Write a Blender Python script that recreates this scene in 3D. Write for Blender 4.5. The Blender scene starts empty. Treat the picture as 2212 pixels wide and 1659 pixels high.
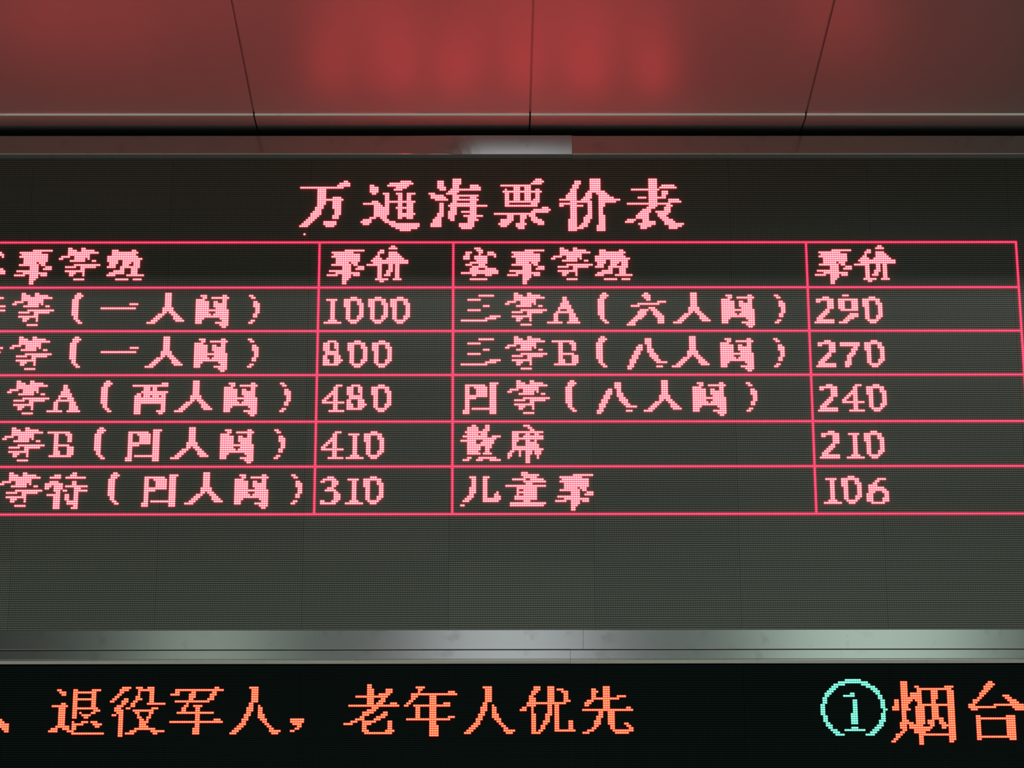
import bpy, bmesh, math, random
from mathutils import Vector, Matrix

# ------------------------------------------------------------------ camera
S = 0.00475 / 0.004238604          # scale so that the LED pitch is 4.75 mm
PITCH = 0.00475
F_PX, W, H = 6117.75, 2212, 1659
TILT, YAW, ROLL = math.radians(18.77009), math.radians(0.353319), math.radians(-0.161768)
CAM_Z = 1.60
D = 5.1 * S                        # distance camera - LED faces
cp, sp, cy, sy, cr, sr = (math.cos(TILT), math.sin(TILT), math.cos(YAW), math.sin(YAW),
                          math.cos(ROLL), math.sin(ROLL))
fwd = Vector((sy * cp, cy * cp, sp))
r0 = Vector((cy, -sy, 0))
u0 = Vector((-sy * sp, -cy * sp, cp))
right = cr * r0 + sr * u0
up = -sr * r0 + cr * u0
cam = bpy.data.cameras.new('camera')
cam.sensor_width = 36
cam.lens = 36 * F_PX / W
cam_o = bpy.data.objects.new('camera', cam)
bpy.context.scene.collection.objects.link(cam_o)
cam_o.matrix_world = Matrix(((right.x, up.x, -fwd.x, 0), (right.y, up.y, -fwd.y, 0),
                             (right.z, up.z, -fwd.z, CAM_Z), (0, 0, 0, 1)))
bpy.context.scene.camera = cam_o


def unproject(x, y, axis, val):
    """pixel of the photograph -> point on the plane coordinate[axis] = val (z relative to the camera)"""
    X, Y = x - 1106, y - 829.5
    X, Y = X * cr + Y * sr, -X * sr + Y * cr
    cx, cu = X / F_PX, -Y / F_PX
    y1, z1 = cp - cu * sp, sp + cu * cp
    d = (cx * cy + y1 * sy, -cx * sy + y1 * cy, z1)
    k = val / d[axis]
    return d[0] * k, d[1] * k, d[2] * k


# ------------------------------------------------------------------ light, exposure
sc = bpy.context.scene
vs = sc.view_settings
vs.view_transform = 'Standard'
vs.look = 'None'
vs.exposure = 0.0
vs.gamma = 1.0
vs.use_curve_mapping = False
wld = bpy.data.worlds.new('hall_gloom')
sc.world = wld
wld.use_nodes = True
wld.node_tree.nodes['Background'].inputs[0].default_value = (0.88, 1.0, 0.90, 1)
wld.node_tree.nodes['Background'].inputs[1].default_value = 0.045


def area(name, loc, target, sx, sy_, power, col):
    l = bpy.data.lights.new(name, 'AREA')
    l.shape = 'RECTANGLE'
    l.size, l.size_y = sx, sy_
    l.energy = power
    l.color = col
    o = bpy.data.objects.new(name, l)
    sc.collection.objects.link(o)
    o.location = loc
    v = Vector(target) - Vector(loc)
    o.rotation_euler = v.to_track_quat('-Z', 'Y').to_euler()
    return o


# tall windows of the hall behind the photographer, fill lamps added so its floor bounces light up
area('hall_window_light', (0.10, D - 14.0, CAM_Z + 4.2), (0.1, D, 3.2), 1.05, 2.8, 10.5, (0.90, 0.93, 1.0))
area('hall_window_light', (2.7, D - 14.0, CAM_Z + 5.5), (0.8, D, 3.2), 1.4, 4.2, 21, (0.80, 1.0, 0.90))
area('hall_window_light', (-2.05, D - 14.0, CAM_Z + 4.6), (-.6, D, 3.2), 0.7, 1.9, 3.6, (0.84, 1.0, 0.88))
for x in (-3.5, 0.0, 3.5):
    for y in (D - 3.2, D - 8.0):
        area('floor_bounce_fill', (x, y, 8.5), (x, y, 0), 0.4, 1.2, 130, (0.97, 1.0, 0.93))


# ------------------------------------------------------------------ materials
def mat(name):
    m = bpy.data.materials.new(name)
    m.use_nodes = True
    nt = m.node_tree
    return m, nt, nt.nodes['Principled BSDF']


def N(nt, t, **kw):
    n = nt.nodes.new(t)
    for k, v in kw.items():
        setattr(n, k, v)
    return n


def math_node(nt, op, a, b=None, c=None):
    n = N(nt, 'ShaderNodeMath', operation=op)
    for i, v in enumerate((a, b, c)):
        if v is None:
            continue
        if isinstance(v, (int, float)):
            n.inputs[i].default_value = v
        else:
            nt.links.new(v, n.inputs[i])
    return n.outputs[0]


def led_face(name, led, mask, rough, spec, vary):
    """black mask with rows of unlit lenses, one every 4.75 mm"""
    m, nt, b = mat(name)
    tc = N(nt, 'ShaderNodeTexCoord')
    sep = N(nt, 'ShaderNodeSeparateXYZ')
    nt.links.new(tc.outputs['Object'], sep.inputs[0])

    def wave(out):
        f = math_node(nt, 'MULTIPLY', out, 2 * math.pi / PITCH)
        return math_node(nt, 'MULTIPLY_ADD', math_node(nt, 'COSINE', f), 0.5, 0.5)
    wz = wave(sep.outputs['Z'])
    wx = wave(sep.outputs['X'])
    wx2 = math_node(nt, 'MULTIPLY_ADD', wx, 0.35, 0.65)
    k = math_node(nt, 'MULTIPLY', math_node(nt, 'SMOOTH_MIN', math_node(nt, 'MULTIPLY', wz, 1.25), 1.0, 0.2), wx2)
    info = N(nt, 'ShaderNodeObjectInfo')
    mix = N(nt, 'ShaderNodeMix', data_type='RGBA')
    nt.links.new(k, mix.inputs[0])
    mix.inputs[6].default_value = (*mask, 1)
    mix.inputs[7].default_value = (*led, 1)
    hsv = N(nt, 'ShaderNodeHueSaturation')
    nt.links.new(mix.outputs[2], hsv.inputs['Color'])
    nt.links.new(math_node(nt, 'MULTIPLY_ADD', info.outputs['Random'], vary, 1 - vary / 2), hsv.inputs['Value'])
    nt.links.new(hsv.outputs[0], b.inputs['Base Color'])
    b.inputs['Roughness'].default_value = rough
    nt.links.new(math_node(nt, 'MULTIPLY_ADD', info.outputs['Random'], 0.04, rough - 0.02), b.inputs['Roughness'])
    nt.links.new(math_node(nt, 'MULTIPLY_ADD', k, spec * 0.85, spec * 0.1), b.inputs['Specular IOR Level'])
    bmp = N(nt, 'ShaderNodeBump')
    bmp.inputs['Strength'].default_value = 0.04
    bmp.inputs['Distance'].default_value = 0.0008
    nt.links.new(k, bmp.inputs['Height'])
    nt.links.new(bmp.outputs[0], b.inputs['Normal'])
    return m


M_FACE = led_face('unlit_led_face', (0.125, 0.148, 0.118), (0.018, 0.023, 0.018), 0.29, 1.0, 0.07)
M_FACE_BLACK = led_face('black_led_face', (0.004, 0.009, 0.008), (0.002, 0.004, 0.0035), 0.6, 0.035, 0.05)


def emitter(name, col, strength):
    m, nt, b = mat(name)
    b.inputs['Base Color'].default_value = (0.3, 0.05, 0.05, 1)
    b.inputs['Emission Color'].default_value = (*col, 1)
    b.inputs['Emission Strength'].default_value = strength
    b.inputs['Roughness'].default_value = 0.4
    return m


M_RED = emitter('lit_pink_red_led', (1.0, 0.060, 0.067), 11.5)
M_LINE = emitter('lit_red_line_led', (1.0, 0.010, 0.030), 9)
M_ORANGE = emitter('lit_orange_led', (1.0, 0.040, 0.016), 11)
M_GREEN = emitter('lit_green_led', (0.05, 1.0, 0.50), 3.2)
# weak glow of the lens body, its emission also painted in as halo
RIM = {M_RED: emitter('halo_rim_red', (1.0, 0.004, 0.07), 1.0), M_ORANGE: emitter('halo_rim_orange', (1.0, 0.002, 0.008), 1.0),
       M_GREEN: emitter('halo_rim_green', (0.0, 1.0, 0.35), 0.10)}
RIM[M_LINE] = RIM[M_RED]


def metal(name, col, r0_, aniso=0.6):
    m, nt, b = mat(name)
    tc = N(nt, 'ShaderNodeTexCoord')
    mp = N(nt, 'ShaderNodeMapping')
    mp.inputs['Scale'].default_value = (3, 30, 60)
    nt.links.new(tc.outputs['Object'], mp.inputs[0])
    no = N(nt, 'ShaderNodeTexNoise')
    no.inputs['Scale'].default_value = 2.2
    no.inputs['Detail'].default_value = 5
    nt.links.new(mp.outputs[0], no.inputs['Vector'])
    # grime blotches
    n2 = N(nt, 'ShaderNodeTexNoise')
    n2.inputs['Scale'].default_value = 22
    n2.inputs['Detail'].default_value = 4
    nt.links.new(tc.outputs['Object'], n2.inputs['Vector'])
    ramp = N(nt, 'ShaderNodeValToRGB')
    ramp.color_ramp.elements[0].position = 0.26
    ramp.color_ramp.elements[0].color = (col[0] * .8, col[1] * .8, col[2] * .78, 1)
    ramp.color_ramp.elements[1].position = 0.42
    ramp.color_ramp.elements[1].color = (*col, 1)
    nt.links.new(n2.outputs[0], ramp.inputs[0])
    nt.links.new(ramp.outputs[0], b.inputs['Base Color'])
    b.inputs['Metallic'].default_value = 1.0
    b.inputs['Roughness'].default_value = r0_
    b.inputs['Anisotropic'].default_value = aniso
    return m


M_ALU = metal('brushed_aluminium', (0.50, 0.515, 0.49), 0.15, 0.0)

m, nt, b = mat('painted_metal_panel')
b.inputs['Base Color'].default_value = (0.165, 0.165, 0.165, 1)
b.inputs['Roughness'].default_value = 0.41
b.inputs['Specular IOR Level'].default_value = 0.72
no = N(nt, 'ShaderNodeTexNoise')
no.inputs['Scale'].default_value = 3.0
no.inputs['Detail'].default_value = 2
bmp = N(nt, 'ShaderNodeBump')
bmp.inputs['Strength'].default_value = 0.05
bmp.inputs['Distance'].default_value = 0.01
nt.links.new(no.outputs[0], bmp.inputs['Height'])
nt.links.new(bmp.outputs[0], b.inputs['Normal'])
M_PANEL = m

m, nt, b = mat('black_cabinet_steel')
b.inputs['Base Color'].default_value = (0.008, 0.008, 0.008, 1)
b.inputs['Roughness'].default_value = 0.7
M_BLACK = m

m, nt, b = mat('dark_wall_paint')
b.inputs['Base Color'].default_value = (0.10, 0.10, 0.095, 1)
b.inputs['Roughness'].default_value = 0.8
no = N(nt, 'ShaderNodeTexNoise')
no.inputs['Scale'].default_value = 60
bmp = N(nt, 'ShaderNodeBump')
bmp.inputs['Strength'].default_value = 0.1
nt.links.new(no.outputs[0], bmp.inputs['Height'])
nt.links.new(bmp.outputs[0], b.inputs['Normal'])
M_WALL = m

m, nt, b = mat('pale_terrazzo')
b.inputs['Roughness'].default_value = 0.35
no = N(nt, 'ShaderNodeTexNoise')
no.inputs['Scale'].default_value = 40
ramp = N(nt, 'ShaderNodeValToRGB')
ramp.color_ramp.elements[0].color = (0.42, 0.41, 0.37, 1)
ramp.color_ramp.elements[1].color = (0.60, 0.58, 0.54, 1)
nt.links.new(no.outputs[0], ramp.inputs[0])
nt.links.new(ramp.outputs[0], b.inputs['Base Color'])
M_FLOOR = m


# ------------------------------------------------------------------ mesh helpers
def link(o, parent=None):
    sc.collection.objects.link(o)
    if parent:
        o.parent = parent
    return o


def box(name, x0, x1, y0, y1, z0, z1, m, parent=None, bevel=0.0):
    """world-space box; the object's origin is the box centre; parents are unrotated"""
    c = Vector(((x0 + x1) / 2, (y0 + y1) / 2, (z0 + z1) / 2))
    bm = bmesh.new()
    bmesh.ops.create_cube(bm, size=1)
    bmesh.ops.scale(bm, vec=(x1 - x0, y1 - y0, z1 - z0), verts=bm.verts)
    if bevel:
        bmesh.ops.bevel(bm, geom=bm.edges[:], offset=bevel, segments=2, profile=0.6, affect='EDGES')
    me = bpy.data.meshes.new(name)
    bm.to_mesh(me)
    bm.free()
    me.materials.append(m)
    o = bpy.data.objects.new(name, me)
    link(o, parent)
    o.location = c - (parent.location if parent else Vector((0, 0, 0)))
    return o


def profile(name, pts, x0, x1, m, parent=None):
    """a (y, z) outline pushed along x"""
    n = len(pts)
    cyy = sum(p[0] for p in pts) / n
    czz = sum(p[1] for p in pts) / n
    cx = (x0 + x1) / 2
    v = [(x - cx, p[0] - cyy, p[1] - czz) for x in (x0, x1) for p in pts]
    f = [(i, (i + 1) % n, n + (i + 1) % n, n + i) for i in range(n)]
    f += [tuple(range(n - 1, -1, -1)), tuple(range(n, 2 * n))]
    bm = bmesh.new()
    vv = [bm.verts.new(p) for p in v]
    for q in f:
        bm.faces.new([vv[i] for i in q])
    bmesh.ops.recalc_face_normals(bm, faces=bm.faces)
    me = bpy.data.meshes.new(name)
    bm.to_mesh(me)
    bm.free()
    me.materials.append(m)
    o = bpy.data.objects.new(name, me)
    link(o, parent)
    o.location = Vector((cx, cyy, czz)) - (parent.location if parent else Vector((0, 0, 0)))
    return o


# ------------------------------------------------------------------ LED grid
X_0 = unproject(979, 525, 1, D)[0] + 19.08 * PITCH
Z_0 = unproject(1106, 523.6, 1, D)[2]


def grid(x, y):
    p = unproject(x, y, 1, D)
    return (p[0] - X_0) / PITCH, (Z_0 - p[2]) / PITCH


def gx(c):
    return X_0 + c * PITCH


def gz(r):
    return CAM_Z + Z_0 - r * PITCH


RULES = [0, 22, 43, 64, 86, 107, 129]
YF = D - 0.0070                     # front of the aluminium rails
XL, XR = gx(-276.5), gx(299.5)      # the boards run on past both sides of the frame

# ------------------------------------------------------------------ the setting
HC = unproject(1106, 275, 2, unproject(1106, 275, 1, D)[2])[2]   # soffit height above the camera
ZC = CAM_Z + HC
Y_LIP = unproject(1106, 246, 2, HC)[1]
Y_BACK = D + 0.13
fl = box('floor', -9, 9, D - 15.5, Y_BACK, -0.1, 0.0, M_FLOOR)
fl['kind'] = 'structure'
wall = box('wall_back', XL - 1.2, XR + 1.2, Y_BACK, Y_BACK + 0.12, 0.0, ZC + 0.25, M_WALL)
wall['kind'] = 'structure'
ceil = box('ceiling', XL - 1.2, XR + 1.2, Y_LIP - 0.56, Y_LIP, ZC + 0.005, ZC + 0.10, M_PANEL)
ceil['kind'] = 'structure'
box('backing', XL - 1.2, XR + 1.2, Y_LIP + 0.001, Y_BACK, ZC + 0.061, ZC + 0.10, M_BLACK, ceil)  # unseen cover added to stop light leaking through the strip gaps
seams = [unproject(x, 243, 2, HC)[0] for x in (548, 1145, 1741.5)]
step = (seams[2] - seams[0]) / 2
edges = [seams[0] + step * k for k in range(-3, 6)]
G = 0.0016
for a, c in zip(edges[:-1], edges[1:]):
    box('panel', a + G, c - G, Y_LIP - 0.56, Y_LIP - 0.0002, ZC, ZC + 0.005, M_PANEL, ceil, 0.0014)
    profile('edge_strip', [(Y_LIP, ZC + 0.005), (Y_LIP, ZC - 0.0042), (Y_LIP + 0.014, ZC - 0.0042), (Y_LIP + 0.035, ZC - 0.0028), (Y_LIP + 0.06, ZC + 0.0002), (Y_LIP + 0.09, ZC + 0.0045),
                           (Y_BACK, ZC + 0.026), (Y_BACK, ZC + 0.06), (Y_LIP + 0.0002, ZC + 0.06)], a + G, c - G, M_PANEL, ceil)
    profile('trim_bead', [(Y_LIP - 0.0034, ZC - 0.0001), (Y_LIP - 0.0001, ZC - 0.0040), (Y_LIP - 0.0001, ZC - 0.0001)], a + G, c - G, M_ALU, ceil)

# ------------------------------------------------------------------ the price board
board = bpy.data.objects.new('led_display_board', None)
link(board)
board.location = ((XL + XR) / 2, D + 0.05, gz(182))
board['label'] = 'large LED ticket price board with pink-red table of fares, directly under the soffit'
board['category'] = 'display board'

zr_t = CAM_Z + unproject(1106, 293.5, 1, YF)[2]
zr_b = CAM_Z + unproject(1106, 340, 1, YF)[2]
zl_t = CAM_Z + unproject(1106, 1361, 1, YF)[2]
zl_b = CAM_Z + unproject(1106, 1402.5, 1, YF)[2]
box('cabinet', XL, XR, D + 0.010, Y_BACK, zl_b + 0.004, zr_t - 0.004, M_BLACK, board)

# modules: 64 x 32 LEDs each
for j in range(7):
    for i in range(9):
        c0, rr = -276 + 64 * i, -41 + 32 * j
        o = box('led_module', gx(c0 - 0.5) + 0.0002, gx(c0 + 63.5) - 0.0002, D, D + 0.0098,
                gz(rr + 31.5) + (0.0002 if j < 6 else 0.004), gz(rr - 0.5) - 0.0002, M_FACE, board)
        # put the origin on a lens so the lens pattern follows the LED grid
        old = o.location + board.location
        new = Vector((gx(c0 + 32), D, gz(rr + 16)))
        o.data.transform(Matrix.Translation(old - new))
        o.location = new - board.location


def joint_px(x, y):
    return unproject(x, y, 1, YF)[0]


def rail2(name, z0, z1, joint, parent, twist=0.0, ledge=0.0):
    for k, (a, c) in enumerate(((XL, joint - 0.0003), (joint + 0.0003, XR))):
        off = 0.0 if k == 0 else 0.0005
        z_s = z0 + (ledge + 0.0015 if ledge else 0)
        pts = [(YF + off, z1), (YF + off, z_s + 0.0008)]
        if ledge:       # groove, then a small sloped ledge
            pts += [(YF + off + 0.0036, z_s), (YF + off + 0.0036, z_s - 0.0015), (YF + off + 0.0058, z0)]
        else:
            pts += [(YF + off + 0.0008, z0)]
        pts += [(D - 0.0008, z0), (D - 0.0008, z1)]
        o = profile(name, pts, a, c, M_ALU, parent)
        if k == 0 and twist:
            # the free end of this length is bent: its face leans out at the top, looking down
            bm = bmesh.new()
            bm.from_mesh(o.data)
            half = (c - a) / 2
            yb = max(v.co.y for v in bm.verts) - 0.0004
            for d in [0.44 - 0.02 * q for q in range(23)]:
                g = bm.verts[:] + bm.edges[:] + bm.faces[:]
                bmesh.ops.bisect_plane(bm, geom=g, plane_co=(half - d, 0, 0), plane_no=(1, 0, 0))
            for v in bm.verts:
                t = min(max((v.co.x - (half - 0.43)) / 0.24, 0), 1)
                t = t * t * (3 - 2 * t)
                if v.co.y < yb and v.co.z > z_s + 0.0004 - o.location.z - parent.location.z:
                    v.co.y = min(v.co.y + twist * t * ((z1 - 0.014 - o.location.z - (parent.location.z)) - v.co.z), yb)
            bm.to_mesh(o.data)
            bm.free()


rail2('frame_rail', zr_b, zr_t, joint_px(1236, 312), board, 0.165, 0.0075)
rail2('frame_rail', zl_b, zl_t, joint_px(1260, 1382), board)
for x0, x1 in ((XL - 0.045, XL - 0.0004), (XR + 0.0004, XR + 0.045)):
    box('frame_side', x0, x1, YF, Y_BACK, zl_b, zr_t, M_ALU, board, 0.001)

# ------------------------------------------------------------------ the running-text board below it
msg = bpy.data.objects.new('led_message_board', None)
link(msg)
zm_t = CAM_Z + unproject(1106, 1404, 1, YF)[2]
zm_b = CAM_Z + unproject(1106, 1432, 1, YF)[2]
MR0 = grid(1106, 1437)[1] + 0.5     # first LED row of the message board
msg.location = ((XL + XR) / 2, D + 0.05, gz(MR0 + 64))
msg['label'] = 'black LED message board with orange running text, below the lower aluminium rail'
msg['category'] = 'display board'
ob = None
box('cabinet', XL, XR, D + 0.010, Y_BACK, gz(MR0 + 66), zm_t - 0.003, M_BLACK, msg)
for j in range(2):
    for i in range(9):
        c0, rr = -276 + 64 * i, MR0 + 32 * j
        o = box('led_module', gx(c0 - 0.5) + 0.0002, gx(c0 + 63.5) - 0.0002, D, D + 0.0098,
                gz(rr + 31.5) + 0.0002, gz(rr - 0.5) - 0.0002, M_FACE_BLACK, msg)
        old = o.location + msg.location
        new = Vector((gx(c0 + 32), D, gz(rr + 16)))
        o.data.transform(Matrix.Translation(old - new))
        o.location = new - msg.location
rail2('frame_rail', zm_b, zm_t - 0.0006, joint_px(1232, 1415), msg, 0.0, 0.0065)
rail2('frame_rail', gz(MR0 + 67), gz(MR0 + 64), joint_px(1232, 1700), msg)
for x0, x1 in ((XL - 0.045, XL - 0.0004), (XR + 0.0004, XR + 0.045)):
    box('frame_side', x0, x1, YF, Y_BACK, gz(MR0 + 67), zm_t - 0.001, M_ALU, msg, 0.001)

# ------------------------------------------------------------------ lit LEDs
# every lit LED is a small raised lens; a letter is the group of lenses that spell it


def lens_mesh(name, cells, m, wx=0.46, wz=0.33, depth=0.0019):
    """cells = {(col, row)} relative to the mesh origin; each lens: flat rim, raised bright core"""
    v, f, mi = [], [], []
    a, b_, h = wx * PITCH, wz * PITCH, depth
    ring = [(-a, -b_ * .45), (-a * .62, -b_), (a * .62, -b_), (a, -b_ * .45),
            (a, b_ * .45), (a * .62, b_), (-a * .62, b_), (-a, b_ * .45)]
    e = 0.495 * PITCH
    sq = [(-e, -e * .7), (-e * .75, -e), (e * .75, -e), (e, -e * .7), (e, e * .7), (e * .75, e), (-e * .75, e), (-e, e * .7)]
    for c, r in sorted(cells):
        x, z = c * PITCH, -r * PITCH
        n = len(v)
        v += [(x + p, 0.0, z + q) for p, q in sq]
        v += [(x + p, -0.00015, z + q) for p, q in ring]
        v += [(x + p * .85, -h, z + q * .85) for p, q in ring]
        for lvl in (0, 8):
            for k in range(8):
                k2 = (k + 1) % 8
                f.append((n + lvl + k, n + lvl + k2, n + lvl + 8 + k2, n + lvl + 8 + k))
                mi.append(1 if lvl == 0 else 0)
        f.append(tuple(n + 16 + k for k in range(8)))
        mi.append(0)
    me = bpy.data.meshes.new(name)
    me.from_pydata(v, [], f)
    me.materials.append(m)
    me.materials.append(RIM[m])
    me.polygons.foreach_set('material_index', mi)
    me.update()
    return me


CACHE = {}
COUNT = [0]


def place(name, key, cells, col, row, m, parent, label):
    me = CACHE.get(key) if key else None
    if me is None:
        me = lens_mesh(name, cells, m)
        if key:
            CACHE[key] = me
    o = bpy.data.objects.new(name, me)
    link(o, parent)
    o.location = Vector((gx(col), D - 0.00002, gz(row))) - parent.location
    o['label'] = label
    COUNT[0] += len(cells)
    return o


# crops of the photograph in which the strokes were read: origin x, y and pixels per photo pixel
CROP = {'T': (630, 370, 5.027), 'U': (1060, 370, 5.027), 'A': (0, 520, 6.506), 'B': (300, 610, 5.53),
        'C': (0, 800, 5.185), 'D': (270, 800, 5.183), 'E': (970, 520, 5.722), 'F': (1270, 610, 4.706),
        'G': (970, 800, 5.185), 'Z': (650, 640, 7.373), 'I': (680, 800, 5.185), 'J': (1740, 800, 5.185),
        'K': (1730, 520, 5.53), 'L': (0, 1460, 5.53), 'M': (350, 1460, 6.32), 'N': (720, 1460, 6.506),
        'O': (1040, 1460, 6.144), 'P': (1750, 1440, 4.788), 'Q': (1880, 1450, 11.06), 'R': (1980, 1450, 7.94)}

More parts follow.
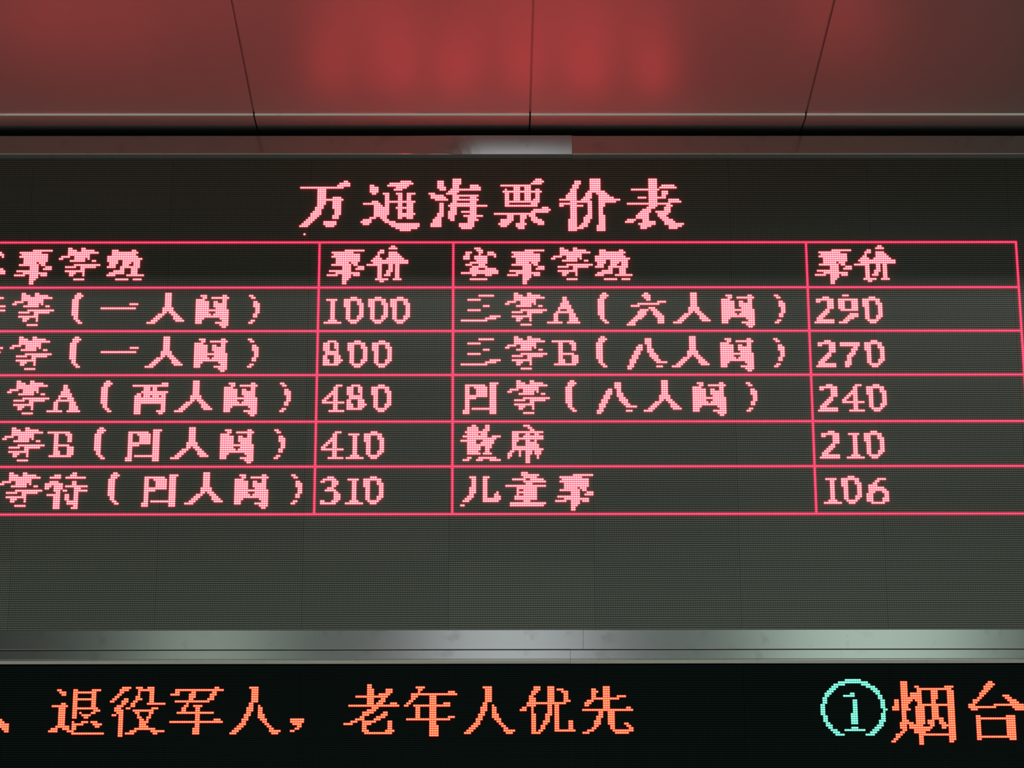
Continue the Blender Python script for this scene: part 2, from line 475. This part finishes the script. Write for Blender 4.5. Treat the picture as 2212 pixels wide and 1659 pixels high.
# glyph: crop, row of the table it was read in (-1 title, 9 message board), strokes "y x0 x1, y x0 x1; ..."
GLYPH = {
    '万': ('T', -1, "185 95 560;165 500 650;142 515 640;120 550 610;205 275 385,330 270 380,370 275 360,410 250 345,460 210 320,520 160 270,570 110 220,605 80 170;"
           "318 350 560;290 430 550;340 440 545,400 450 530,470 450 530,510 430 520;545 335 500;570 350 500;600 365 470"),
    '通': ('T', -1, "150 840 900,180 835 950,215 850 950,250 870 930;355 775 960;338 870 950;380 880 990,430 885 1050,480 885 1050;"
           "500 850 930;520 760 870;545 745 880;570 775 840;500 960 1050;522 975 1060;545 1010 1140;570 1060 1400;592 1085 1390;615 1130 1370;635 1180 1310;"
           "115 1180 1310;135 1060 1320;155 1030 1290;180 1130 1260;205 1110 1215;235 985 1075;235 1130 1210;235 1240 1360;"
           "255 1005 1070,470 1000 1060;255 1150 1210,510 1140 1215;255 1250 1310,500 1250 1320;335 1000 1340;400 1130 1320;470 1160 1345;490 1150 1330"),
    '海': ('T', -1, "115 1570 1650,160 1580 1670,205 1600 1690;245 1490 1560;270 1500 1650;295 1510 1690;320 1550 1700;345 1600 1650;370 1600 1660,470 1585 1650,500 1555 1640,550 1520 1640,600 1500 1620;"
           "90 1750 1850,140 1750 1840,180 1740 1810,225 1690 1830,245 1670 1800;205 1720 2070;185 1940 2060;160 1940 2040;"
           "265 1740 1830,350 1730 1800,440 1700 1790,500 1700 1780,540 1720 1780;275 1740 2040;300 1740 2030;270 1930 2020,400 1930 2010,500 1920 2010,560 1900 1990;"
           "345 1740 2000;365 1940 2110;385 1690 2120;450 1830 2000;475 1850 2085;495 1850 2090;520 1900 2040;570 1810 1980;595 1820 1990;625 1840 1960"),
    '票T': ('U', -1, "160 110 450;140 440 570;115 455 580;95 475 560;200 140 190,240 140 215,330 150 215,380 170 215;230 135 550;"
            "180 250 320,310 250 320;180 365 435,310 365 435;200 480 545,250 480 545,300 470 545,380 430 500;340 150 530;385 150 500;"
            "463 35 480;440 430 640;422 460 655;403 540 630;490 180 245,520 150 245;530 100 240;552 90 225;575 85 215;597 95 185;490 305 385,560 305 380;580 275 385;605 270 370;625 280 360;"
            "490 410 490,530 440 560,555 470 600,580 520 590"),
    '价T': ('U', -1, "115 905 990,160 880 970,205 860 945,250 835 945,300 790 945;320 740 870;350 730 860;375 735 800;320 880 945,380 860 950,500 850 940,630 840 930;"
            "95 1060 1200,190 1060 1190;215 1045 1240;240 1030 1110,280 1010 1100,320 980 1080;240 1150 1260,275 1160 1320,300 1165 1370;318 1160 1415;338 1160 1370;340 870 1060;365 900 1010;"
            "340 1040 1110,450 1045 1115,480 1030 1110,520 1000 1090,560 990 1080,590 960 1060,620 930 1000;340 1155 1235,450 1160 1235,560 1160 1240,630 1150 1260"),
    '表': ('U', -1, "90 1710 1810,160 1715 1810,350 1720 1810;205 1515 1830;180 1830 2015;160 1860 1990;215 1860 1930,250 1850 1930,265 1840 1910;283 1585 1700;283 1810 1900;"
           "355 1465 1950;335 1915 2075;315 1930 2060;298 1960 2030;380 1710 1810,420 1650 1750,460 1600 1720,500 1560 1720;525 1480 1590;548 1465 1560;500 1640 1730,550 1640 1720,600 1620 1720;"
           "555 1650 1800;575 1600 1790;600 1610 1740;625 1630 1700;375 1890 1970,420 1870 1960;440 1780 1970;465 1800 1930;490 1820 1910,530 1860 1980,555 1880 2000;575 1890 2110;600 1920 2090;625 1940 2040"),
    '票': ('A', 0, "132 460 740;160 270 580;185 400 560;185 275 380;212 290 690;238 270 690;265 320 680;290 340 670;315 320 510;315 540 650;335 255 350;335 560 640;358 280 560;385 620 725;"
           "385 410 560,440 405 560,500 405 540,560 405 500,590 405 480;412 590 740;440 210 560;470 310 670;500 205 370;500 570 680"),
    '等': ('A', 0, "100 955 1040;100 1150 1225;130 965 1080;130 1140 1320;158 965 1380;187 960 1280;215 890 990;215 1060 1280;242 840 930;242 1050 1280;268 825 900;268 1050 1200;268 1220 1270;"
           "298 975 1190;298 1290 1365;330 1050 1405;358 1120 1350;358 915 1080;385 1130 1330;412 1120 1200;440 895 1195;470 965 1060;470 1145 1195;500 960 1050;500 1140 1195;535 1030 1195"),
    '级': ('A', 0, "130 1575 1670;130 1850 1935;156 1560 1965;185 1570 1930;212 1565 1910;240 1500 1950;268 1500 2010;296 1510 1660;296 1710 1990;324 1535 1650;324 1700 1840;324 1880 1980;"
           "352 1540 1620;352 1700 1830;352 1880 1960;385 1510 1640;385 1690 1960;412 1690 1760;412 1820 1940;440 1600 1760;440 1820 1930;468 1510 1740;468 1830 1930;500 1500 1640;500 1760 2030;535 1620 1810;535 1860 1990"),
    '(': ('A', 1, "735 1120 1190,765 1090 1200;810 1060 1165,880 1040 1145,960 1025 1140,1030 1040 1140,1100 1070 1140;1135 1090 1170,1165 1110 1215"),
    '一': ('A', 1, "965 1430 1810;937 1780 1950;905 1850 1990"),
    '人': ('B', 1, "145 315 400,210 310 400,290 300 400,340 275 430;360 265 345,400 210 310,450 150 240,490 85 200;360 355 440,400 400 480,440 420 520,470 430 560"),
    '间': ('B', 1, "155 765 855;178 780 850;178 890 1120;155 1020 1090;205 700 810;228 700 860;228 910 985;252 700 880,300 700 870,380 700 880;205 1030 1090,250 1020 1080;252 910 1080,300 925 1080,345 930 1100,380 920 1100;"
           "325 700 1090;402 700 1100;430 700 800,470 690 780,495 675 770;430 990 1110,460 1000 1110;472 930 1110;498 980 1100;525 1010 1070"),
    ')': ('B', 1, "150 1340 1400,178 1365 1430;225 1395 1460,300 1400 1485,350 1400 1470,420 1390 1450;450 1360 1430,495 1315 1390"),
    'A': ('C', 3, "178 700 770,230 690 785,285 655 815;305 645 690,335 625 690;305 735 815,335 740 830;345 630 840;372 600 660,440 590 650;372 775 860,440 775 880;467 520 695;467 735 910"),
    'B': ('C', 4, "700 540 790;725 590 665,950 585 665;722 735 815,775 745 815,800 735 800;830 590 780;855 745 830,900 750 835,935 745 825;965 530 800"),
    '特': ('C', 5, "1180 610 700;1210 540 680;1240 540 665;1270 510 700;1300 500 590;1320 505 560;1300 600 700,1330 610 700,1345 600 690;1345 610 690,1540 590 670;1395 510 600;"
           "1155 800 860,1185 790 855;1210 740 960;1240 800 850,1270 790 860;1297 720 985;1345 700 760;1345 830 980;1320 830 900,1450 820 880,1540 800 880;1395 720 790,1440 720 790;1465 740 860;1495 750 880"),
    '两': ('D', 3, "178 80 500;155 400 500;205 215 280,235 215 280;205 310 370,235 310 370;247 180 480;265 115 190,480 100 170;268 200 460;290 200 280,305 200 285;290 310 375,305 310 380;290 400 460,320 400 460;"
           "322 115 460;345 115 470;372 110 470;395 390 455,465 385 455;467 340 455;490 360 440"),
    '四': ('D', 4, "690 60 300;665 340 440;720 60 120,800 60 120,860 50 120,930 45 115,985 30 110;1012 15 100;720 170 310,800 170 310;690 335 430,800 330 410,920 325 410,1010 320 395;"
           "825 60 310;848 60 180;845 320 400;950 130 330;970 110 220"),
    '客': ('E', 0, "90 310 410;115 320 430,160 365 410;140 200 280,200 175 270;225 170 250;142 480 560;165 460 600;190 560 600;190 310 480;215 310 490;240 330 480;265 240 470;290 200 290;290 350 450;"
           "315 290 470;342 250 370;342 430 580;365 260 620;388 180 620;412 130 230;412 270 330;412 420 560;437 270 330;437 430 520;467 250 480"),
    '三': ('E', 1, "720 230 400;692 370 560;668 450 570;848 230 400;820 400 500;1000 130 490;972 450 600;945 490 635"),
    '二': ('E', 1, "745 230 410;718 380 560;1000 130 490;972 450 600;945 490 635"),
    '六': ('F', 1, "115 560 620;138 550 650,170 580 650;240 430 530;217 500 740;195 700 800;285 520 620,330 490 590,380 430 530,420 400 480;268 620 690,310 660 740,360 690 780,400 710 770"),
    '八': ('F', 2, "570 570 660,640 590 650,700 600 680,760 640 720,800 670 760;820 690 820;845 690 770;640 500 560,700 470 550,780 430 510,830 410 480,880 400 450"),
    '散': ('G', 4, "618 240 310;618 400 450;642 190 330;642 400 460;665 200 330;665 370 460;690 180 440;712 190 330;712 360 440;735 150 430;735 485 580;765 200 530;790 120 310;790 370 510;815 200 300;815 350 500;"
           "840 200 490;865 190 350;865 390 480;890 190 350;890 400 470;915 200 340;915 390 470;945 190 350;945 380 490;970 190 260;970 330 530;995 150 240;995 290 380;995 450 580"),
    '席': ('G', 4, "620 820 910;645 880 940;670 910 950;688 700 1060;712 700 780;712 850 910;712 950 1000;735 700 780;735 820 1060;760 700 1060;785 710 780;785 840 900;785 940 990;812 700 770;812 840 990;"
           "840 710 770;840 840 1000;865 700 1010;888 690 1060;912 670 740;935 660 720,975 650 690;912 770 820,950 780 820;912 850 930,1020 840 910;912 960 1030,975 970 1020"),
    '儿': ('G', 5, "1190 230 320,1250 240 315,1350 230 300,1400 210 290,1450 170 260;1475 140 220;1505 125 180;1190 370 455,1250 370 430,1450 370 425;1475 370 570;1452 370 550;1360 520 565,1430 500 575"),
    '童': ('G', 5, "1140 790 885;1165 800 1010;1190 830 990;1215 700 860;1215 900 1060;1240 820 1090;1262 860 930;1285 630 1080;1310 740 1000;1335 740 790;1335 840 990;1360 740 1000;1385 740 790;1385 840 990;"
           "1410 740 980;1435 720 980;1458 840 920;1480 680 1080;1505 670 1060"),
    '价': ('K', 0, "110 805 865;135 775 865;160 775 825;190 760 830;217 720 850;240 700 1170;258 720 1150;280 665 850;300 780 845,430 780 845;"
           "75 930 995;100 920 1010;130 920 1020,160 920 1040,190 900 1070;215 880 1110;280 910 980,370 905 975;392 890 970;420 880 950;280 1000 1055,430 1005 1055;450 755 930;450 990 1095;480 820 885"),
    '1': ('Z', 1, "48 410 580;75 460 560,370 465 560;385 440 595;412 365 655"),
    '0': ('Z', 1, "10 790 900;45 730 960;75 690 800,130 690 800,290 700 800,350 710 800;75 900 975,130 905 1000,200 915 1015,290 910 1010,350 890 980;382 740 940;410 760 910"),
    '8': ('Z', 2, "728 440 620;760 390 490,840 370 490;760 570 640,800 560 650,840 580 660;875 410 630;905 430 640;940 370 480,1040 360 480;940 560 660,1020 570 700,1060 570 670;1080 380 650;1105 400 610"),
    '4': ('I', 3, "178 230 310;200 215 270;225 200 265,440 205 270;250 180 240,290 130 190,320 90 150,345 80 130;368 80 335;465 140 335"),
    '3': ('I', 5, "1190 130 215;1215 90 235;1240 70 130;1240 190 270,1290 190 250;1315 130 210;1342 100 255;1365 200 280,1445 205 280;1470 60 120;1470 190 265;1492 50 235"),
    '2': ('J', 3, "170 220 310;192 160 355;218 145 200;218 270 370,290 275 360;318 250 325,350 220 290,380 180 260,412 160 230;435 150 380;460 140 375"),
    '6': ('J', 5, "1218 790 900;1245 760 830,1290 710 800;1310 690 880;1332 690 910;1355 690 775,1460 690 775;1355 860 940,1400 870 955,1460 860 940;1490 735 890"),
    '9': ('K', 1, "667 500 590;692 460 680;715 445 530,800 445 530;715 600 685,830 600 700;838 470 690;865 580 690;890 560 680;915 530 650;940 500 600;968 450 570"),
    '7': ('K', 2, "1215 470 705;1240 470 700;1265 630 700,1310 600 680,1360 560 640,1420 535 610,1500 530 595"),
    '、': ('L', 9, "540 0 40,570 0 90,600 0 115,630 10 115,665 50 110"),
    '退': ('L', 9, "185 675 745;212 700 800;240 740 800;345 720 780;375 620 815;400 700 775,570 695 775;595 660 830;622 610 700;622 750 820;655 570 680;655 790 900;680 840 1255;180 865 940;180 1095 1200;208 880 1160;"
           "235 870 930,500 845 910;235 1100 1160,370 1095 1150;290 880 1150;400 880 1185;425 1120 1210;450 930 990;450 1080 1140;482 960 1100;510 1000 1070;540 840 900;540 960 1060;540 1070 1160;567 840 990;567 1100 1215;595 840 930;595 1130 1200;622 840 910"),
    '役': ('L', 9, "145 1460 1570,180 1430 1520,225 1390 1460,270 1350 1420,310 1300 1375;285 1470 1550,320 1450 1530,360 1400 1480,390 1370 1460;422 1350 1480;450 1390 1480;480 1320 1380;480 1410 1480,710 1400 1470;"
           "140 1630 1700;140 1770 1850;172 1640 1840;200 1640 1690,250 1625 1690,285 1600 1700,320 1580 1640,350 1550 1610;392 1490 1570;200 1780 1840,310 1775 1840;340 1750 1980;392 1790 1890;420 1580 1850;"
           "450 1600 1670,490 1640 1700,530 1650 1720;450 1770 1830,500 1750 1810,530 1730 1790;562 1660 1780;590 1660 1760;612 1650 1770;640 1610 1850;670 1550 1640;670 1780 1960;698 1480 1600;698 1820 1890"),
    '军': ('M', 9, "160 700 800;192 160 835;228 170 240;260 120 250;230 390 470,290 350 460,320 350 420;230 690 760,265 640 730,320 620 720;352 180 660;385 320 380,430 260 350,470 250 330;410 430 550;440 450 520,600 430 515,800 420 510;"
           "508 200 720;600 690 790;635 100 835"),
    '人9': ('M', 9, "150 1190 1310,250 1220 1325,350 1200 1320;385 1180 1255,480 1140 1240,560 1110 1200,640 1060 1160,720 980 1080,795 900 1000;400 1290 1360,480 1290 1380,560 1310 1410,640 1380 1460,710 1440 1530;742 1460 1610;775 1470 1600"),
    '，': ('M', 9, "595 1750 1940;625 1750 1940;655 1780 1900;690 1830 1900;720 1800 1870;765 1750 1830"),
    '老': ('N', 9, "120 470 560,390 470 575;285 300 670;248 640 800;190 745 850,215 740 850;270 690 780,300 670 770,350 620 740,380 600 710;415 190 935;378 790 915;445 530 640,480 490 600,510 400 570;545 390 500;575 360 440;"
           "605 290 440;640 230 350;680 150 270;510 690 780;545 650 760;575 580 730;605 560 670;640 390 600;675 390 540;700 390 470,750 390 480;775 390 510;812 430 835;630 760 840,740 760 840;772 725 875"),
    '年': ('N', 9, "155 1160 1300,190 1165 1275,220 1180 1240;250 1130 1740;215 1600 1700;270 1100 1200,310 1080 1160,350 1070 1130,385 1030 1100,415 1000 1060;415 1130 1660;375 1550 1640;445 1150 1225,575 1140 1225;"
           "605 1010 1650;573 1610 1730;280 1355 1465,820 1350 1470"),
    '优': ('O', 9, "145 680 790,190 680 780,230 650 730,280 620 700,330 610 740;362 590 1120;392 600 720;420 520 620;450 510 600;420 640 710,720 650 725;755 660 790;725 740 810;145 870 970,330 880 970;"
           "175 1000 1100;205 1030 1160,240 1070 1160,300 1090 1150;330 1090 1195;390 870 940,480 860 935,530 835 930,590 830 915,640 800 880,690 780 850;390 960 1030,700 955 1040;728 970 1265;605 1145 1230,700 1150 1225"),
    '先': ('O', 9, "180 1450 1530,210 1450 1560,260 1440 1525;300 1440 1845;268 1800 1910;330 1390 1490,365 1370 1470,395 1360 1440;145 1600 1715,420 1615 1710;455 1330 2005;415 1900 1975;480 1550 1620,550 1520 1610,630 1490 1590,690 1470 1540;"
           "728 1400 1510;765 1345 1450;480 1680 1780,700 1690 1780;728 1730 2010;765 1780 1950;640 1890 1965,690 1940 2010"),
    '1g': ('P', 9, "285 415 475;310 345 475;340 425 485,590 430 490;622 410 505;650 360 570"),
    '烟': ('Q', 9, "290 700 910,350 700 910,400 720 900,570 730 920;520 960 1250;570 960 1240;630 740 1240;685 740 1020;685 1080 1230;740 740 990;795 740 940,905 760 950;680 560 710,795 570 710;850 505 710;905 510 715;960 760 885,1120 760 885;"
            "1175 740 960;1230 700 1040;1285 700 900,1400 740 870,1455 690 820,1510 620 800,1565 620 750;1615 540 700;1660 500 650;1700 470 600;1285 940 1290;1345 940 1320;1400 1010 1430;1455 1030 1310;"
            "345 1040 1190;345 1780 1990;405 1070 1970;460 1085 1250,600 1090 1240;740 1110 1270;850 1085 1290,1240 1100 1300;1512 1130 2050;1565 1140 1310,1715 1150 1290;460 1820 1990,795 1810 2000,1240 1840 2050,1455 1860 2060,1610 1880 2060;1660 1890 2030;"
            "460 1420 1600,740 1420 1600;795 1120 1970;850 1440 1620,1010 1440 1620;1065 1440 1670;1120 1440 1740;1175 1370 1560;1175 1620 1790;1230 1380 1550;1230 1620 1830;1290 1400 1540;1290 1680 2020;1345 1330 1490;1345 1670 1820"),
    '台': ('R', 9, "175 1210 1320;215 1160 1365;255 1155 1345,290 1140 1280,340 1100 1240,375 1070 1210,410 1060 1160,450 1020 1130,490 980 1090,530 940 1050;570 860 1010;612 880 1380;655 910 1060;570 1310 1830;"
            "405 1455 1570,455 1520 1650,495 1560 1700,535 1600 1770;612 1650 1840;655 1690 1840;768 1000 1110;768 1530 1715;808 1010 1700;850 1020 1120,1090 1040 1140;850 1540 1700,1090 1560 1710;1130 1040 1715;1172 1040 1130;1172 1570 1720"),
}


def bitmap(key):
    crop, row, txt = GLYPH[key]
    ox, oy, s = CROP[crop]
    cells = set()
    for shape in txt.split(';'):
        pts = []
        for e in shape.split(','):
            y, x0, x1 = (float(t) for t in e.split())
            c0, r = grid(ox + x0 / s, oy + y / s)
            c1, _ = grid(ox + x1 / s, oy + y / s)
            pts.append((r, c0, c1))
        ra, rb = round(pts[0][0]), round(pts[-1][0])
        for r in range(ra, rb + 1):
            q = min(max(r, pts[0][0]), pts[-1][0])
            c0, c1 = pts[0][1], pts[0][2]
            for (r1, a1, b1), (r2, a2, b2) in zip(pts[:-1], pts[1:]):
                if r1 <= q <= r2:
                    t = (q - r1) / max(r2 - r1, 1e-6)
                    c0, c1 = a1 + (a2 - a1) * t, b1 + (b2 - b1) * t
            i0, i1 = math.ceil(c0 + 0.19), math.floor(c1 - 0.19)
            if i1 < i0:
                i0 = i1 = round((c0 + c1) / 2)
            for c in range(i0, i1 + 1):
                cells.add((c, r))
    cmin = min(c for c, r in cells)
    return cells, cmin


BM = {}


def put(key, px_left, row=None, m=M_RED, parent=board, label='lit pink-red character', name='character'):
    """place the glyph so that its left edge is at pixel px_left, on table row `row`"""
    if key not in BM:
        cells, cmin = bitmap(key)
        ref = GLYPH[key][1]
        base = RULES[ref] if 0 <= ref <= 6 else 0
        BM[key] = ({(c - cmin, r - base) for c, r in cells}, cmin)
    cells, cmin = BM[key]
    ref = GLYPH[key][1]
    if px_left is None:
        col = cmin
    else:
        y = 460 if ref == -1 else 1540 if ref == 9 else 570 + 97.5 * row
        col = math.ceil(grid(px_left, y)[0] + 0.19)
    base = RULES[row] if row is not None else 0
    # lens patterns are shared only inside one board (the lens material is the same there)
    place(name, key, cells, col, base, m, parent, label)


# title
for k in ('万', '通', '海', '票T', '价T', '表'):
    put(k, None)

DIG = dict(label='lit pink-red numeral', name='digit')
BR = dict(label='lit pink-red bracket', name='bracket')


def row_of(row, items):
    for k, x in items:
        kw = DIG if k.isdigit() else BR if k in '()' else {}
        put(k, x, row, **kw)


row_of(0, [('客', -68), ('票', 31), ('等', 127), ('级', 229), ('票', 706.6), ('价', 793), ('客', 993), ('票', 1095.5), ('等', 1187.6),
           ('级', 1284.8), ('票', 1759), ('价', 1845.7)])
row_of(1, [('特', -78), ('等', 23.5), ('(', 153), ('一', 218.5), ('人', 315), ('间', 421.5), (')', 537.8), ('1', 699.5), ('0', 741), ('0', 792.6), ('0', 844),
           ('三', 993), ('等', 1090.6), ('A', 1181.5), ('(', 1291), ('六', 1354), ('人', 1452.7), ('间', 1557), (')', 1670.5),
           ('2', 1758), ('9', 1810.5), ('0', 1862)])
row_of(2, [('一', -79), ('等', 18.5), ('(', 148.5), ('一', 215), ('人', 312.7), ('间', 417), (')', 535), ('8', 698.5), ('0', 751), ('0', 803.5),
           ('三', 993), ('等', 1090), ('B', 1189), ('(', 1287), ('八', 1354), ('人', 1450.6), ('间', 1553.7), (')', 1668.4),
           ('2', 1761.6), ('7', 1815), ('0', 1866.5)])
row_of(3, [('二', -92), ('等', 11.6), ('A', 100), ('(', 214.5), ('两', 285.4), ('人', 377), ('间', 484), (')', 601), ('4', 695.4), ('8', 748.8), ('0', 801.8),
           ('四', 999), ('等', 1094), ('(', 1222.6), ('八', 1290), ('人', 1388), ('间', 1493), (')', 1610),
           ('2', 1767), ('4', 1820), ('0', 1873)])
row_of(4, [('二', -97), ('等', 2.5), ('B', 101.5), ('(', 201.5), ('四', 272.8), ('人', 366.5), ('间', 473.5), (')', 592), ('4', 691.6), ('1', 746.5), ('0', 786.5),
           ('散', 993), ('席', 1094.4), ('2', 1770), ('1', 1828), ('0', 1864.6)])
row_of(5, [('二', -100), ('等', -0.5), ('特', 95.5), ('(', 231.6), ('四', 303), ('人', 398), ('间', 506), (')', 625), ('3', 689.8), ('1', 743), ('0', 784.5),
           ('儿', 993.5), ('童', 1091.5), ('票', 1197), ('1', 1777.8), ('0', 1816.5), ('6', 1871.5)])

# ruled lines of the table, one LED wide
C0, C1 = -270, 238
for r in RULES:
    place('ruled_line', 'h_rule', {(c, 0) for c in range(0, C1 - C0 + 1)}, C0, r, M_LINE, board, 'lit pink-red horizontal line of the table')
for c in (-80, -19, 142, 238, -270):
    cells = {(0, r) for r in range(1, 129) if r not in RULES}
    place('ruled_line', 'v_rule', cells, c, 0, M_LINE, board, 'lit pink-red vertical line of the table')
# a stray LED under the first character of the title
c, r = grid(658, 506)
place('stray_led', None, {(0, 0)}, round(c), round(r), M_RED, board, 'single stray lit LED')

# message board
OR = dict(m=M_ORANGE, parent=msg, label='lit orange character')
for k in ('、', '退', '役', '军', '人9', '，', '老', '年', '优', '先', '烟', '台'):
    put(k, None, None, **OR)
put('人9', 1003, None, **OR)
put('1g', None, None, M_GREEN, msg, 'lit green numeral one', 'digit')
cells = set()
cc, rc = grid(1750 + 452 / 4.788, 1440 + 447 / 4.788)
ro, rb = grid(1750 + 452 / 4.788, 1440 + 720 / 4.788)
for c in range(-20, 21):
    for r in range(-20, 21):
        x, y = round(cc) + c - cc, round(rc) + r - rc
        d = math.hypot(x / 13.15, y / 12.6)
        if abs(d - 1) < 0.075 and round(rc) + r <= rb:
            cells.add((c, r))
place('circle', None, cells, round(cc), round(rc), M_GREEN, msg, 'lit green circle around the numeral, open at the bottom')
print('LEDS', COUNT[0])
